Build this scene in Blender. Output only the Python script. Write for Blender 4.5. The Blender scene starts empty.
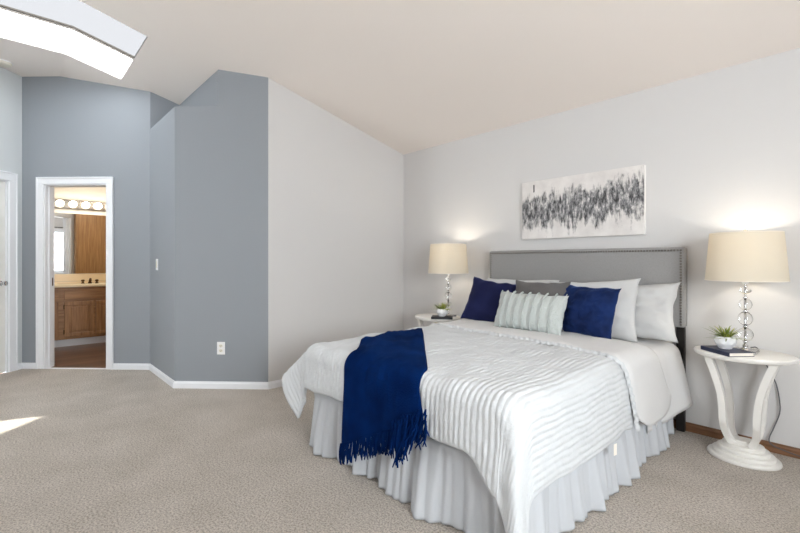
import bpy, bmesh, math, random
from mathutils import Vector, Matrix, noise
random.seed(7)
R = math.radians
SC = bpy.context.scene
COL = SC.collection

# ------------------------------------------------------------------ camera, world, lights, exposure
H_EYE = 1.1684
F_PX = 426.6
cam_d = bpy.data.cameras.new('camera')
cam = bpy.data.objects.new('camera', cam_d); COL.objects.link(cam)
cam_d.sensor_width = 36.0
cam_d.lens = F_PX * 36.0 / 800.0
cam_d.shift_y = -4.7 / 800.0
cam_d.clip_start = 0.02
cam.location = (0, 0, H_EYE)
cam.rotation_euler = (R(90), 0, R(47.366))
SC.camera = cam

world = bpy.data.worlds.new('world'); SC.world = world
world.use_nodes = True
bg = world.node_tree.nodes['Background']
bg.inputs[0].default_value = (0.92, 0.97, 1.0, 1)
bg.inputs[1].default_value = 7.6

def area_light(name, loc, rot, sx, sy, power, color=(1, 1, 1)):
    l = bpy.data.lights.new(name, 'AREA'); l.shape = 'RECTANGLE'; l.size = sx; l.size_y = sy
    l.energy = power; l.color = color
    o = bpy.data.objects.new(name, l); COL.objects.link(o); o.location = loc; o.rotation_euler = rot
    return o
RIGHT_X, REAR_Y = 1.6, -2.2
# daylight standing in the two windows behind the camera
area_light('window_daylight', (RIGHT_X + 0.16, 0.45, 1.5), (0, R(90), 0), 1.3, 1.9, 118, (0.965, 0.985, 1.0))
LWS0, LWS1, LWZ0, LWZ1 = 2.05, 2.64, 0.70, 2.15     # window in the left wall, measured along the wall
L_PT, L_DIR, L_IN = Vector((-6.2363, 0.118)), Vector((0.71618, -0.69792)), Vector((0.69792, 0.71618))
def aim(o, d): o.rotation_euler = Vector(d).to_track_quat('-Z', 'Y').to_euler()
_c = L_PT + L_DIR * (LWS0 + LWS1) / 2 - L_IN * 0.17
aim(area_light('left_window_daylight', (_c.x, _c.y, (LWZ0 + LWZ1) / 2), (0, 0, 0), 0.55, 1.40, 22, (0.95, 0.98, 1.0)), (L_IN.x, L_IN.y, 0))
SUN_DIR = Vector((0.567, 1.635, -2.1)).normalized()
_s = Vector((_c.x, _c.y, (LWZ0 + LWZ1) / 2)) - SUN_DIR * 3.4
_b = area_light('sun_beam', _s, (0, 0, 0), 2.2, 2.2, 60, (1.0, 0.95, 0.86)); _b.data.spread = R(1.2); aim(_b, SUN_DIR)

vs = SC.view_settings
vs.view_transform = 'Standard'; vs.look = 'None'; vs.gamma = 1.0; vs.use_curve_mapping = False
vs.exposure = 0.06
SC.cycles.use_denoising = True
SC.cycles.max_bounces = 14
SC.cycles.diffuse_bounces = 8
SC.cycles.transmission_bounces = 12
SC.cycles.transparent_max_bounces = 16
SC.cycles.sample_clamp_indirect = 6.0

# ------------------------------------------------------------------ materials
MATS = {}
def new_mat(name):
    m = bpy.data.materials.new(name); m.use_nodes = True
    nt = m.node_tree; nt.nodes.clear()
    out = nt.nodes.new('ShaderNodeOutputMaterial')
    b = nt.nodes.new('ShaderNodeBsdfPrincipled')
    nt.links.new(b.outputs[0], out.inputs[0])
    MATS[name] = m
    return m, nt, b, out
def srgb(r, g, b):
    f = lambda c: ((c / 255 + 0.055) / 1.055) ** 2.4 if c > 10 else c / 255 / 12.92
    return (f(r), f(g), f(b), 1)
def lin(c):
    return c if len(c) == 4 else (c[0], c[1], c[2], 1)
def coords(nt, scale=(1, 1, 1), rot=(0, 0, 0), kind='Object'):
    tc = nt.nodes.new('ShaderNodeTexCoord'); mp = nt.nodes.new('ShaderNodeMapping')
    mp.inputs['Scale'].default_value = scale; mp.inputs['Rotation'].default_value = rot
    nt.links.new(tc.outputs[kind], mp.inputs[0]); return mp.outputs[0]
def noise_tex(nt, vec, scale, detail=3, rough=0.55):
    n = nt.nodes.new('ShaderNodeTexNoise'); n.inputs['Scale'].default_value = scale
    n.inputs['Detail'].default_value = detail; n.inputs['Roughness'].default_value = rough
    nt.links.new(vec, n.inputs['Vector']); return n.outputs[0]
def ramp(nt, fac, stops):
    r = nt.nodes.new('ShaderNodeValToRGB'); e = r.color_ramp.elements
    while len(e) < len(stops): e.new(0.5)
    for i, (p, c) in enumerate(stops): e[i].position = p; e[i].color = lin(c)
    nt.links.new(fac, r.inputs[0]); return r.outputs[0]
def bump(nt, h, b, strength, dist=0.01):
    bp = nt.nodes.new('ShaderNodeBump'); bp.inputs['Strength'].default_value = strength
    bp.inputs['Distance'].default_value = dist
    nt.links.new(h, bp.inputs['Height']); nt.links.new(bp.outputs[0], b.inputs['Normal'])
def simple(name, col, rough=0.5, metal=0.0, spec=0.5, nb=None, vary=0.0, vscale=6.0, sheen=0.0):
    m, nt, b, out = new_mat(name)
    b.inputs['Base Color'].default_value = lin(col); b.inputs['Roughness'].default_value = rough
    b.inputs['Metallic'].default_value = metal; b.inputs['Specular IOR Level'].default_value = spec
    if sheen: b.inputs['Sheen Weight'].default_value = sheen
    v = coords(nt)
    if vary:
        f = noise_tex(nt, v, vscale, 3)
        c = lin(col)
        nt.links.new(ramp(nt, f, [(0.3, [x * (1 - vary) for x in c[:3]]), (0.7, [min(1, x * (1 + vary)) for x in c[:3]])]), b.inputs['Base Color'])
    if nb: bump(nt, noise_tex(nt, v, nb[0], 4), b, nb[1], nb[2] if len(nb) > 2 else 0.004)
    return m
def wood(name, dark, light, axis=2, scale=1.0, rough=0.4, grain=14):
    m, nt, b, out = new_mat(name)
    s = [grain * scale] * 3; s[axis] = 0.9 * scale
    v = coords(nt, tuple(s))
    f = noise_tex(nt, v, 2.2, 6, 0.6)
    s2 = [60.0] * 3; s2[axis] = 2.0
    f2 = noise_tex(nt, coords(nt, tuple(s2)), 2.0, 3)
    mx = nt.nodes.new('ShaderNodeMath'); mx.operation = 'MULTIPLY_ADD'; mx.inputs[1].default_value = 0.35; nt.links.new(f2, mx.inputs[0])
    mm = nt.nodes.new('ShaderNodeMath'); mm.operation = 'MULTIPLY'; mm.inputs[1].default_value = 0.65; nt.links.new(f, mm.inputs[0]); nt.links.new(mm.outputs[0], mx.inputs[2])
    nt.links.new(ramp(nt, mx.outputs[0], [(0.36, dark), (0.62, light)]), b.inputs['Base Color'])
    b.inputs['Roughness'].default_value = rough
    bump(nt, mx.outputs[0], b, 0.08, 0.003)
    return m

simple('wall_light', srgb(212, 211, 211), 0.75, nb=(55, 0.16), spec=0.25)
simple('wall_grey', srgb(146, 151, 157), 0.6, nb=(55, 0.16), spec=0.3)
simple('wall_soft', srgb(206, 210, 212), 0.7, nb=(55, 0.16), spec=0.25)
simple('ceiling_paint', srgb(237, 229, 223), 0.9, nb=(45, 0.14), spec=0.15)
simple('bath_wall', srgb(240, 235, 224), 0.8, nb=(60, 0.12), spec=0.2)
simple('white_trim', srgb(236, 238, 242), 0.35)
simple('white_door', srgb(240, 239, 237), 0.4)
simple('white_lacquer', srgb(230, 228, 224), 0.28)
simple('plastic_white', srgb(240, 240, 240), 0.35)
simple('plastic_cream', srgb(226, 222, 208), 0.45)
simple('dark_slot', (0.02, 0.02, 0.02), 0.6)
simple('black_metal', (0.012, 0.010, 0.009), 0.45)
simple('chrome', (0.75, 0.75, 0.76), 0.12, metal=1.0)
simple('nail_metal', (0.20, 0.185, 0.17), 0.35, metal=1.0)
simple('dark_brass', (0.10, 0.055, 0.025), 0.3, metal=1.0)
simple('strip_metal', (0.42, 0.38, 0.32), 0.25, metal=1.0)
wood('oak', (0.22, 0.10, 0.035), (0.46, 0.24, 0.095), axis=2)
wood('oak_flat', (0.22, 0.10, 0.035), (0.46, 0.24, 0.095), axis=1)
wood('oak_tall', (0.27, 0.13, 0.045), (0.50, 0.27, 0.105), axis=2, grain=20)
wood('baseboard_oak', (0.12, 0.055, 0.025), (0.27, 0.135, 0.07), axis=0)
# carpet
m, nt, b, out = new_mat('carpet')
v = coords(nt)
f1 = noise_tex(nt, v, 3.2, 3); f2 = noise_tex(nt, v, 105, 4, 0.8)
c1 = ramp(nt, f1, [(0.30, srgb(200, 190, 178)), (0.70, srgb(217, 207, 197))])
c2 = ramp(nt, f2, [(0.38, (0.20, 0.19, 0.18)), (0.58, (1, 1, 1))])
mx = nt.nodes.new('ShaderNodeMix'); mx.data_type = 'RGBA'; mx.blend_type = 'MULTIPLY'; mx.inputs[0].default_value = 0.75
nt.links.new(c1, mx.inputs[6]); nt.links.new(c2, mx.inputs[7]); nt.links.new(mx.outputs[2], b.inputs['Base Color'])
b.inputs['Roughness'].default_value = 1.0; b.inputs['Specular IOR Level'].default_value = 0.05
b.inputs['Sheen Weight'].default_value = 0.15
bump(nt, f2, b, 0.9, 0.012)
# plank floor of the bathroom
m, nt, b, out = new_mat('plank_floor')
v = coords(nt, (1, 1, 1), (0, 0, R(90)))
br = nt.nodes.new('ShaderNodeTexBrick'); br.inputs['Scale'].default_value = 1.0
br.inputs['Brick Width'].default_value = 1.1; br.inputs['Row Height'].default_value = 0.13
br.inputs['Mortar Size'].default_value = 0.003; br.offset = 0.37
br.inputs['Color1'].default_value = (0.20, 0.105, 0.06, 1); br.inputs['Color2'].default_value = (0.085, 0.042, 0.025, 1)
br.inputs['Mortar'].default_value = (0.04, 0.02, 0.012, 1)
nt.links.new(v, br.inputs['Vector'])
f = noise_tex(nt, coords(nt, (30, 2, 10)), 2, 5)
mx = nt.nodes.new('ShaderNodeMix'); mx.data_type = 'RGBA'; mx.blend_type = 'MULTIPLY'; mx.inputs[0].default_value = 0.7
nt.links.new(br.outputs[0], mx.inputs[6]); nt.links.new(ramp(nt, f, [(0.3, (0.5, 0.5, 0.5)), (0.7, (1.2, 1.15, 1.1))]), mx.inputs[7])
nt.links.new(mx.outputs[2], b.inputs['Base Color']); b.inputs['Roughness'].default_value = 0.32
# tile
m, nt, b, out = new_mat('cream_tile')
br = nt.nodes.new('ShaderNodeTexBrick'); br.offset = 0.0
br.inputs['Scale'].default_value = 1.0; br.inputs['Brick Width'].default_value = 0.11; br.inputs['Row Height'].default_value = 0.11
br.inputs['Mortar Size'].default_value = 0.004
br.inputs['Color1'].default_value = srgb(235, 214, 178); br.inputs['Color2'].default_value = srgb(228, 205, 168); br.inputs['Mortar'].default_value = srgb(205, 188, 158)
nt.links.new(coords(nt, (1, 1, 1), (R(90), 0, R(90))), br.inputs['Vector']); nt.links.new(br.outputs[0], b.inputs['Base Color']); b.inputs['Roughness'].default_value = 0.25
simple('counter_cream', srgb(240, 222, 186), 0.3)
simple('mirror_glass', (0.93, 0.94, 0.94), 0.01, metal=1.0)
# panes
def pane_mat(name, tint, gloss=0.06):
    m = bpy.data.materials.new(name); m.use_nodes = True; nt = m.node_tree; nt.nodes.clear()
    out = nt.nodes.new('ShaderNodeOutputMaterial'); t = nt.nodes.new('ShaderNodeBsdfTransparent'); g = nt.nodes.new('ShaderNodeBsdfGlossy')
    t.inputs[0].default_value = lin(tint); g.inputs['Roughness'].default_value = 0.02
    mx = nt.nodes.new('ShaderNodeMixShader'); mx.inputs[0].default_value = gloss
    nt.links.new(t.outputs[0], mx.inputs[1]); nt.links.new(g.outputs[0], mx.inputs[2]); nt.links.new(mx.outputs[0], out.inputs[0])
    MATS[name] = m
pane_mat('glass_pane', (0.97, 0.98, 0.98))
pane_mat('skylight_clear', (0.98, 0.98, 0.98), 0.03)
pane_mat('skylight_blue', (0.342, 0.337, 0.340), 0.02)
def glass_mat(name, col=(1, 1, 1), rough=0.0, ior=1.46):
    m, nt, b, out = new_mat(name)
    b.inputs['Base Color'].default_value = lin(col); b.inputs['Roughness'].default_value = rough
    b.inputs['IOR'].default_value = ior; b.inputs['Transmission Weight'].default_value = 1.0
glass_mat('crystal', (0.98, 0.985, 0.99))
def emit(name, col, s):
    m, nt, b, out = new_mat(name); b.inputs['Base Color'].default_value = (0.8, 0.8, 0.8, 1)
    b.inputs['Emission Color'].default_value = lin(col); b.inputs['Emission Strength'].default_value = s
emit('globe_lit', (1.0, 0.92, 0.80), 13.0)
emit('fill_dome_lit', (1.0, 0.95, 0.87), 48.0)  # glow of the dome added out of view in the bathroom
emit('bulb_lit', (1.0, 0.84, 0.6), 6.0)
# lamp shade cloth
m = bpy.data.materials.new('shade_cloth'); m.use_nodes = True; nt = m.node_tree; nt.nodes.clear(); MATS['shade_cloth'] = m
out = nt.nodes.new('ShaderNodeOutputMaterial'); d = nt.nodes.new('ShaderNodeBsdfDiffuse'); t = nt.nodes.new('ShaderNodeBsdfTranslucent'); mx = nt.nodes.new('ShaderNodeMixShader')
d.inputs[0].default_value = srgb(236, 230, 216); t.inputs[0].default_value = (0.62, 0.56, 0.46, 1); mx.inputs[0].default_value = 0.33
w = noise_tex(nt, coords(nt, (1, 1, 6)), 160, 2)
bp = nt.nodes.new('ShaderNodeBump'); bp.inputs['Strength'].default_value = 0.2; bp.inputs['Distance'].default_value = 0.002
nt.links.new(w, bp.inputs['Height']); nt.links.new(bp.outputs[0], d.inputs['Normal'])
nt.links.new(d.outputs[0], mx.inputs[1]); nt.links.new(t.outputs[0], mx.inputs[2]); nt.links.new(mx.outputs[0], out.inputs[0])
# fabrics
simple('duvet_cotton', srgb(202, 205, 208), 0.85, spec=0.15, nb=(95, 0.35, 0.006), sheen=0.1)
simple('smooth_cotton', srgb(213, 213, 214), 0.8, spec=0.15, nb=(14, 0.22, 0.010), sheen=0.1)
simple('pillow_cotton', srgb(200, 201, 202), 0.8, spec=0.15, nb=(9, 0.3, 0.012), sheen=0.1)
simple('skirt_cotton', srgb(190, 193, 198), 0.85, spec=0.1, nb=(30, 0.15, 0.004))
simple('mattress_ticking', srgb(230, 230, 228), 0.9)
m, nt, b, out = new_mat('navy_throw')
v = coords(nt); f = noise_tex(nt, v, 5, 3)
nt.links.new(ramp(nt, f, [(0.3, (0.0008, 0.0075, 0.048)), (0.7, (0.0020, 0.019, 0.100))]), b.inputs['Base Color'])
b.inputs['Roughness'].default_value = 0.9; b.inputs['Sheen Weight'].default_value = 0.03; b.inputs['Sheen Tint'].default_value = (0.05, 0.25, 0.8, 1)
b.inputs['Specular IOR Level'].default_value = 0.02
bump(nt, noise_tex(nt, v, 130, 2), b, 0.6, 0.005)
def velvet(name, c0, c1, tint, nscale=9):
    m, nt, b, out = new_mat(name); v = coords(nt)
    f = noise_tex(nt, v, nscale, 4)
    nt.links.new(ramp(nt, f, [(0.3, c0), (0.72, c1)]), b.inputs['Base Color'])
    b.inputs['Roughness'].default_value = 0.75; b.inputs['Sheen Weight'].default_value = 0.35; b.inputs['Sheen Tint'].default_value = lin(tint); b.inputs['Sheen Roughness'].default_value = 0.35
    b.inputs['Specular IOR Level'].default_value = 0.15
    bump(nt, noise_tex(nt, v, nscale * 2.2, 4), b, 0.4, 0.012)
velvet('navy_velvet', (0.003, 0.010, 0.050), (0.008, 0.026, 0.115), (0.2, 0.4, 0.9))
velvet('navy_cloth', (0.006, 0.008, 0.042), (0.009, 0.013, 0.062), (0.25, 0.3, 0.7), 4)
velvet('charcoal_cloth', (0.10, 0.095, 0.095), (0.15, 0.145, 0.145), (0.5, 0.5, 0.5), 4)
m, nt, b, out = new_mat('ruffle_cloth')
b.inputs['Base Color'].default_value = srgb(192, 198, 196); b.inputs['Roughness'].default_value = 0.9; b.inputs['Specular IOR Level'].default_value = 0.1
vo = nt.nodes.new('ShaderNodeTexVoronoi'); vo.inputs['Scale'].default_value = 95; nt.links.new(coords(nt), vo.inputs['Vector'])
bump(nt, vo.outputs['Distance'], b, 0.7, 0.006)
m, nt, b, out = new_mat('headboard_linen')
v = coords(nt, (1, 1, 7)); f = noise_tex(nt, v, 60, 3)
v2 = coords(nt, (7, 1, 1)); f2 = noise_tex(nt, v2, 60, 3)
ad = nt.nodes.new('ShaderNodeMath'); ad.operation = 'ADD'; nt.links.new(f, ad.inputs[0]); nt.links.new(f2, ad.inputs[1])
nt.links.new(ramp(nt, ad.outputs[0], [(0.3, srgb(120, 119, 120)), (1.0, srgb(150, 149, 149))]), b.inputs['Base Color'])
b.inputs['Roughness'].default_value = 0.9; b.inputs['Specular IOR Level'].default_value = 0.1
bump(nt, ad.outputs[0], b, 0.3, 0.003)
# abstract canvas: pale ground, broken grey and black vertical strokes across the middle
m, nt, b, out = new_mat('canvas_paint')
tc = nt.nodes.new('ShaderNodeTexCoord'); sx = nt.nodes.new('ShaderNodeSeparateXYZ'); nt.links.new(tc.outputs['Object'], sx.inputs[0])
def M(op, a, bb=None, c=None):
    n = nt.nodes.new('ShaderNodeMath'); n.operation = op
    for i, q in enumerate((a, bb, c)):
        if q is None: continue
        if isinstance(q, (int, float)): n.inputs[i].default_value = q
        else: nt.links.new(q, n.inputs[i])
    return n.outputs[0]
col_n = noise_tex(nt, coords(nt, (9, 1, 0.5)), 1.0, 4, 0.75)
big = noise_tex(nt, coords(nt, (2.6, 1, 0.0)), 1.0, 1)
cen = M('ADD', M('MULTIPLY_ADD', sx.outputs[0], 0.055, 0.0), M('MULTIPLY_ADD', big, 0.16, -0.08))
dz = M('ADD', M('SUBTRACT', sx.outputs[2], cen), M('MULTIPLY_ADD', col_n, 0.34, -0.17))
band = M('SUBTRACT', 1.0, M('DIVIDE', M('ABSOLUTE', dz), 0.185))
st = noise_tex(nt, coords(nt, (26, 1, 8)), 1.0, 6, 0.75)
blot = noise_tex(nt, coords(nt, (10, 1, 6)), 1.0, 3, 0.6)
st2 = noise_tex(nt, coords(nt, (34, 1, 13)), 1.0, 6, 0.75)
cov = M('ADD', M('MULTIPLY', band, 0.75), M('MULTIPLY_ADD', st, 1.9, -1.05))
cov = M('ADD', cov, M('MULTIPLY_ADD', blot, 1.0, -0.48))
tone = ramp(nt, st2, [(0.38, (0.02, 0.02, 0.024)), (0.45, (0.09, 0.09, 0.095)), (0.51, (0.24, 0.24, 0.25)), (0.56, (0.36, 0.35, 0.355)), (0.61, (0.68, 0.66, 0.65))])
mask = nt.nodes.new('ShaderNodeMapRange'); mask.inputs[1].default_value = 0.02; mask.inputs[2].default_value = 0.34; nt.links.new(cov, mask.inputs[0])
ground = ramp(nt, noise_tex(nt, coords(nt, (5, 1, 5)), 1.5, 4), [(0.3, srgb(214, 210, 208)), (0.7, srgb(234, 231, 229))])
mx = nt.nodes.new('ShaderNodeMix'); mx.data_type = 'RGBA'; nt.links.new(mask.outputs[0], mx.inputs[0]); nt.links.new(ground, mx.inputs[6]); nt.links.new(tone, mx.inputs[7])
nt.links.new(mx.outputs[2], b.inputs['Base Color']); b.inputs['Roughness'].default_value = 0.6
bump(nt, cov, b, 0.2, 0.004)
simple('canvas_edge', srgb(236, 234, 232), 0.7)
simple('ink_mark', (0.04, 0.04, 0.045), 0.6)
simple('leaf_green', (0.17, 0.23, 0.035), 0.5, vary=0.45, vscale=40)
simple('leaf_yellow', (0.40, 0.42, 0.10), 0.5, vary=0.3, vscale=40)
simple('soil', (0.03, 0.02, 0.012), 0.95, nb=(80, 0.6))
simple('pot_ceramic', srgb(240, 241, 243), 0.25)
simple('book_navy', (0.012, 0.02, 0.06), 0.45)
simple('book_black', (0.012, 0.014, 0.018), 0.5)
simple('paper', srgb(238, 232, 222), 0.8)
simple('paper_red', srgb(190, 96, 80), 0.8)
simple('cord_grey', (0.10, 0.10, 0.11), 0.5)

# ------------------------------------------------------------------ mesh helpers
def mk(name, bm, mat, parent=None, smooth=False, recalc=True):
    if recalc: bmesh.ops.recalc_face_normals(bm, faces=bm.faces[:])
    me = bpy.data.meshes.new(name); bm.to_mesh(me); bm.free()
    mats = mat if isinstance(mat, (list, tuple)) else [mat]
    for q in mats: me.materials.append(MATS[q])
    if smooth:
        for p in me.polygons: p.use_smooth = True
        me.set_sharp_from_angle(angle=R(34))
    o = bpy.data.objects.new(name, me); COL.objects.link(o)
    if parent: o.parent = parent
    return o
def mesh_from(name, verts, faces, mat, parent=None, smooth=True):
    me = bpy.data.meshes.new(name); me.from_pydata([tuple(v) for v in verts], [], faces); me.update()
    mats = mat if isinstance(mat, (list, tuple)) else [mat]
    for q in mats: me.materials.append(MATS[q])
    if smooth:
        for p in me.polygons: p.use_smooth = True
    o = bpy.data.objects.new(name, me); COL.objects.link(o)
    if parent: o.parent = parent
    return o
def thing(name, label, cat, loc=(0, 0, 0), rz=0.0, group=None):
    o = bpy.data.objects.new(name, None); COL.objects.link(o); o.location = loc; o.rotation_euler = (0, 0, rz)
    o.empty_display_size = 0.1
    return tag(o, label, cat, group)
def tag(o, label=None, cat=None, group=None, kind=None):
    if label: o['label'] = label
    if cat: o['category'] = cat
    if group: o['group'] = group
    if kind: o['kind'] = kind
    return o
def structure(o, label=None, cat=None):
    return tag(o, label, cat, None, 'structure')
def box(bm, x0, x1, y0, y1, z0, z1, bevel=0.0, seg=2, mi=0):
    r = bmesh.ops.create_cube(bm, size=1.0); vs_ = r['verts']
    for v in vs_:
        v.co = Vector(((x0 + x1) / 2 + v.co.x * (x1 - x0), (y0 + y1) / 2 + v.co.y * (y1 - y0), (z0 + z1) / 2 + v.co.z * (z1 - z0)))
    fs = {f for v in vs_ for f in v.link_faces}
    for f in fs: f.material_index = mi
    if bevel > 0:
        es = list({e for v in vs_ for e in v.link_edges})
        rb = bmesh.ops.bevel(bm, geom=es, offset=bevel, segments=seg, affect='EDGES', profile=0.5)
        for f in rb['faces']: f.material_index = mi
        vs_ = [v for v in rb['verts']] 
    return vs_
def prism(bm, pts, z0, z1, mi=0):
    b0 = [bm.verts.new((p[0], p[1], z0)) for p in pts]; b1 = [bm.verts.new((p[0], p[1], z1)) for p in pts]
    n = len(pts); fs = [bm.faces.new(b0[::-1]), bm.faces.new(b1)]
    for i in range(n): fs.append(bm.faces.new((b0[i], b0[(i + 1) % n], b1[(i + 1) % n], b1[i])))
    for f in fs: f.material_index = mi
def lathe(bm, prof, seg=32, sx=1.0, sy=1.0, c=(0, 0, 0), cap=True, mi=0):
    rings = []
    for r, z in prof:
        rings.append([bm.verts.new((c[0] + r * sx * math.cos(2 * math.pi * i / seg), c[1] + r * sy * math.sin(2 * math.pi * i / seg), c[2] + z)) for i in range(seg)])
    for a, b_ in zip(rings, rings[1:]):
        for i in range(seg):
            f = bm.faces.new((a[i], a[(i + 1) % seg], b_[(i + 1) % seg], b_[i])); f.material_index = mi
    if cap:
        bm.faces.new(rings[0][::-1]).material_index = mi; bm.faces.new(rings[-1]).material_index = mi
def tube(bm, pts, rad, seg=8, mi=0, cap=True):
    pts = [Vector(p) for p in pts]; rings = []; up = Vector((0, 0, 1))
    n = len(pts); u = None
    for i, p in enumerate(pts):
        t = (pts[min(i + 1, n - 1)] - pts[max(i - 1, 0)]).normalized()
        if u is None: u = t.orthogonal().normalized()
        u = (u - t * u.dot(t)).normalized(); w_ = t.cross(u)
        r = rad[i] if isinstance(rad, (list, tuple)) else rad
        rings.append([bm.verts.new(p + r * (u * math.cos(2 * math.pi * k / seg) + w_ * math.sin(2 * math.pi * k / seg))) for k in range(seg)])
    for a, b_ in zip(rings, rings[1:]):
        for i in range(seg): bm.faces.new((a[i], a[(i + 1) % seg], b_[(i + 1) % seg], b_[i])).material_index = mi
    if cap: bm.faces.new(rings[0][::-1]); bm.faces.new(rings[-1])
def smoothstep(a, b_, x):
    t = max(0.0, min(1.0, (x - a) / (b_ - a))); return t * t * (3 - 2 * t)
def nz(x, y=0.0, z=0.0): return noise.noise((x, y, z))

# ------------------------------------------------------------------ room shell
D = 3.463                       # head wall plane
EAVE, SL, TOP = 2.44, 0.2474, 3.193
YC = D - (TOP - EAVE) / SL      # crease between slope and flat ceiling
def ceil_z(y): return min(EAVE + SL * (D - y), TOP)
def dirv(deg): return Vector((math.cos(R(deg)), math.sin(R(deg))))
K0 = Vector((-3.701, D)); W = Vector((-3.701, 1.763))
a1 = dirv(-134.92); A = W + 0.467 * a1; B = W + 0.878 * a1
C = B + Vector((-0.919, 0)); a2 = dirv(-134.26); L = C + 1.428 * a2
nL = Vector((0.71618, -0.69792)); LR = L + nL * ((REAR_Y - L.y) / nL.y)
Dn = Vector((C.x, A.y)); LEDGE = 2.607

def wall_panel(bm, p, q, th, z0=0.0, ztop=None, holes=(), side=1, n=10, e0=0.0, e1=0.0):
    """Vertical wall from p to q whose visible face is the line p-q; thickness goes to the left of p->q when side is 1.
    holes: (s0, s1, z0, z1) rectangles. The top follows the ceiling unless ztop is given."""
    p = Vector(p); q = Vector(q); d = (q - p); ln = d.length; d /= ln
    p = p - d * e0; q = q + d * e1; ln = ln + e0 + e1
    nr = Vector((-d.y, d.x)) * side * th
    ss = {0.0, ln}
    for h in holes: ss.update((h[0] + e0, h[1] + e0))
    if ztop is None:
        if abs(d.y) > 1e-6:
            t = (YC - p.y) / d.y
            if 0 < t < ln: ss.add(t)
    ss = sorted(ss)
    def top(s): return ztop if ztop is not None else ceil_z((p + d * s).y) + 0.03
    def quad(s0, s1, za, zb, zc, zd):
        # za, zb bottom at s0, s1; zc, zd top at s1, s0
        f = []
        for off in (Vector((0, 0)), nr):
            f.append([bm.verts.new((*(p + d * s + off), z)) for s, z in ((s0, za), (s1, zb), (s1, zc), (s0, zd))])
        bm.faces.new(f[0]); bm.faces.new(f[1][::-1])
        for i in range(4): bm.faces.new((f[0][i], f[1][i], f[1][(i + 1) % 4], f[0][(i + 1) % 4]))
    for s0, s1 in zip(ss, ss[1:]):
        if s1 - s0 < 1e-5: continue
        hs = [h for h in holes if h[0] + e0 <= s0 + 1e-6 and h[1] + e0 >= s1 - 1e-6]
        if not hs: quad(s0, s1, z0, z0, top(s1), top(s0)); continue
        h = hs[0]
        if h[2] > z0 + 1e-4: quad(s0, s1, z0, z0, h[2], h[2])
        quad(s0, s1, h[3], h[3], top(s1), top(s0))
    return ln

bm = bmesh.new(); wall_panel(bm, (RIGHT_X, D), (K0.x, K0.y), 0.12, side=-1, e0=0.12, e1=0.12)
structure(mk('wall_head', bm, 'wall_light'))
bm = bmesh.new(); wall_panel(bm, K0, W, 0.12, side=-1)
structure(mk('wall_side', bm, 'wall_light'))
bm = bmesh.new()
wall_panel(bm, W, A, 0.10, side=-1)
wall_panel(bm, A, B, 0.10, ztop=LEDGE, side=-1)
wall_panel(bm, B, C, 0.10, ztop=LEDGE, side=-1)
wall_panel(bm, A, Dn, 0.10, z0=LEDGE - 0.02, side=-1, e0=-0.004, e1=0.1)
wall_panel(bm, C, Dn, 0.10, z0=LEDGE - 0.02, side=1, e0=0.0, e1=0.1)
prism(bm, [(A.x - .02, A.y - .0), (B.x - .01, B.y + .04), (C.x + .01, C.y + .04), (Dn.x + .01, Dn.y)], LEDGE - 0.03, LEDGE - 0.001)
structure(mk('wall_closet', bm, 'wall_grey'))
DS0, DS1, DH = 0.473, 1.185, 2.02
bm = bmesh.new(); wall_panel(bm, C, L, 0.12, side=-1, holes=[(DS0, DS1, 0, DH)], e1=0.65)
structure(mk('wall_far', bm, 'wall_grey'))
LS0, LS1 = 0.155, 0.93
bm = bmesh.new(); wall_panel(bm, L, LR, 0.12, side=-1, holes=[(LS0, LS1, 0, 2.03), (LWS0, LWS1, LWZ0, LWZ1)])
structure(mk('wall_left', bm, 'wall_soft'))
bm = bmesh.new(); wall_panel(bm, LR, (RIGHT_X, REAR_Y), 0.12, side=-1, e0=0.1, e1=0.12)
structure(mk('wall_rear', bm, 'wall_light'))
WW = (-0.5, 1.4, 0.85, 2.15)     # right window y0, y1, z0, z1
bm = bmesh.new(); wall_panel(bm, (RIGHT_X, REAR_Y), (RIGHT_X, D), 0.12, side=-1, holes=[(WW[0] - REAR_Y, WW[1] - REAR_Y, WW[2], WW[3])])
structure(mk('wall_right', bm, 'wall_light'))

# floor: one carpet slab for the bedroom, planks for the bathroom
thresh = [C + a2 * s for s in (DS0, DS1)]
bm = bmesh.new()
prism(bm, [(RIGHT_X + .1, REAR_Y - .1), (RIGHT_X + .1, D + .1), (K0.x - .05, D + .1), (W.x - .05, W.y + .03), (B.x, B.y + .05), (C.x, C.y + .05), (C.x - .02, C.y + .02), (L.x - .02, L.y), (LR.x - .1, REAR_Y - .1)], -0.08, 0.0)
structure(mk('floor', bm, 'carpet'))
bm = bmesh.new()
BX0, BY0, BY1 = -7.98, -0.35, 2.4
prism(bm, [(BX0 - .05, BY0 - .05), (-6.75, BY0 - .05), (L.x - 0.025, L.y + .005), (C.x - .025, C.y + .025), (C.x + .1, C.y + .2), (C.x + .1, BY1 + .05), (BX0 - .05, BY1 + .05)], -0.085, -0.006)
structure(mk('floor', bm, 'plank_floor'))
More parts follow.
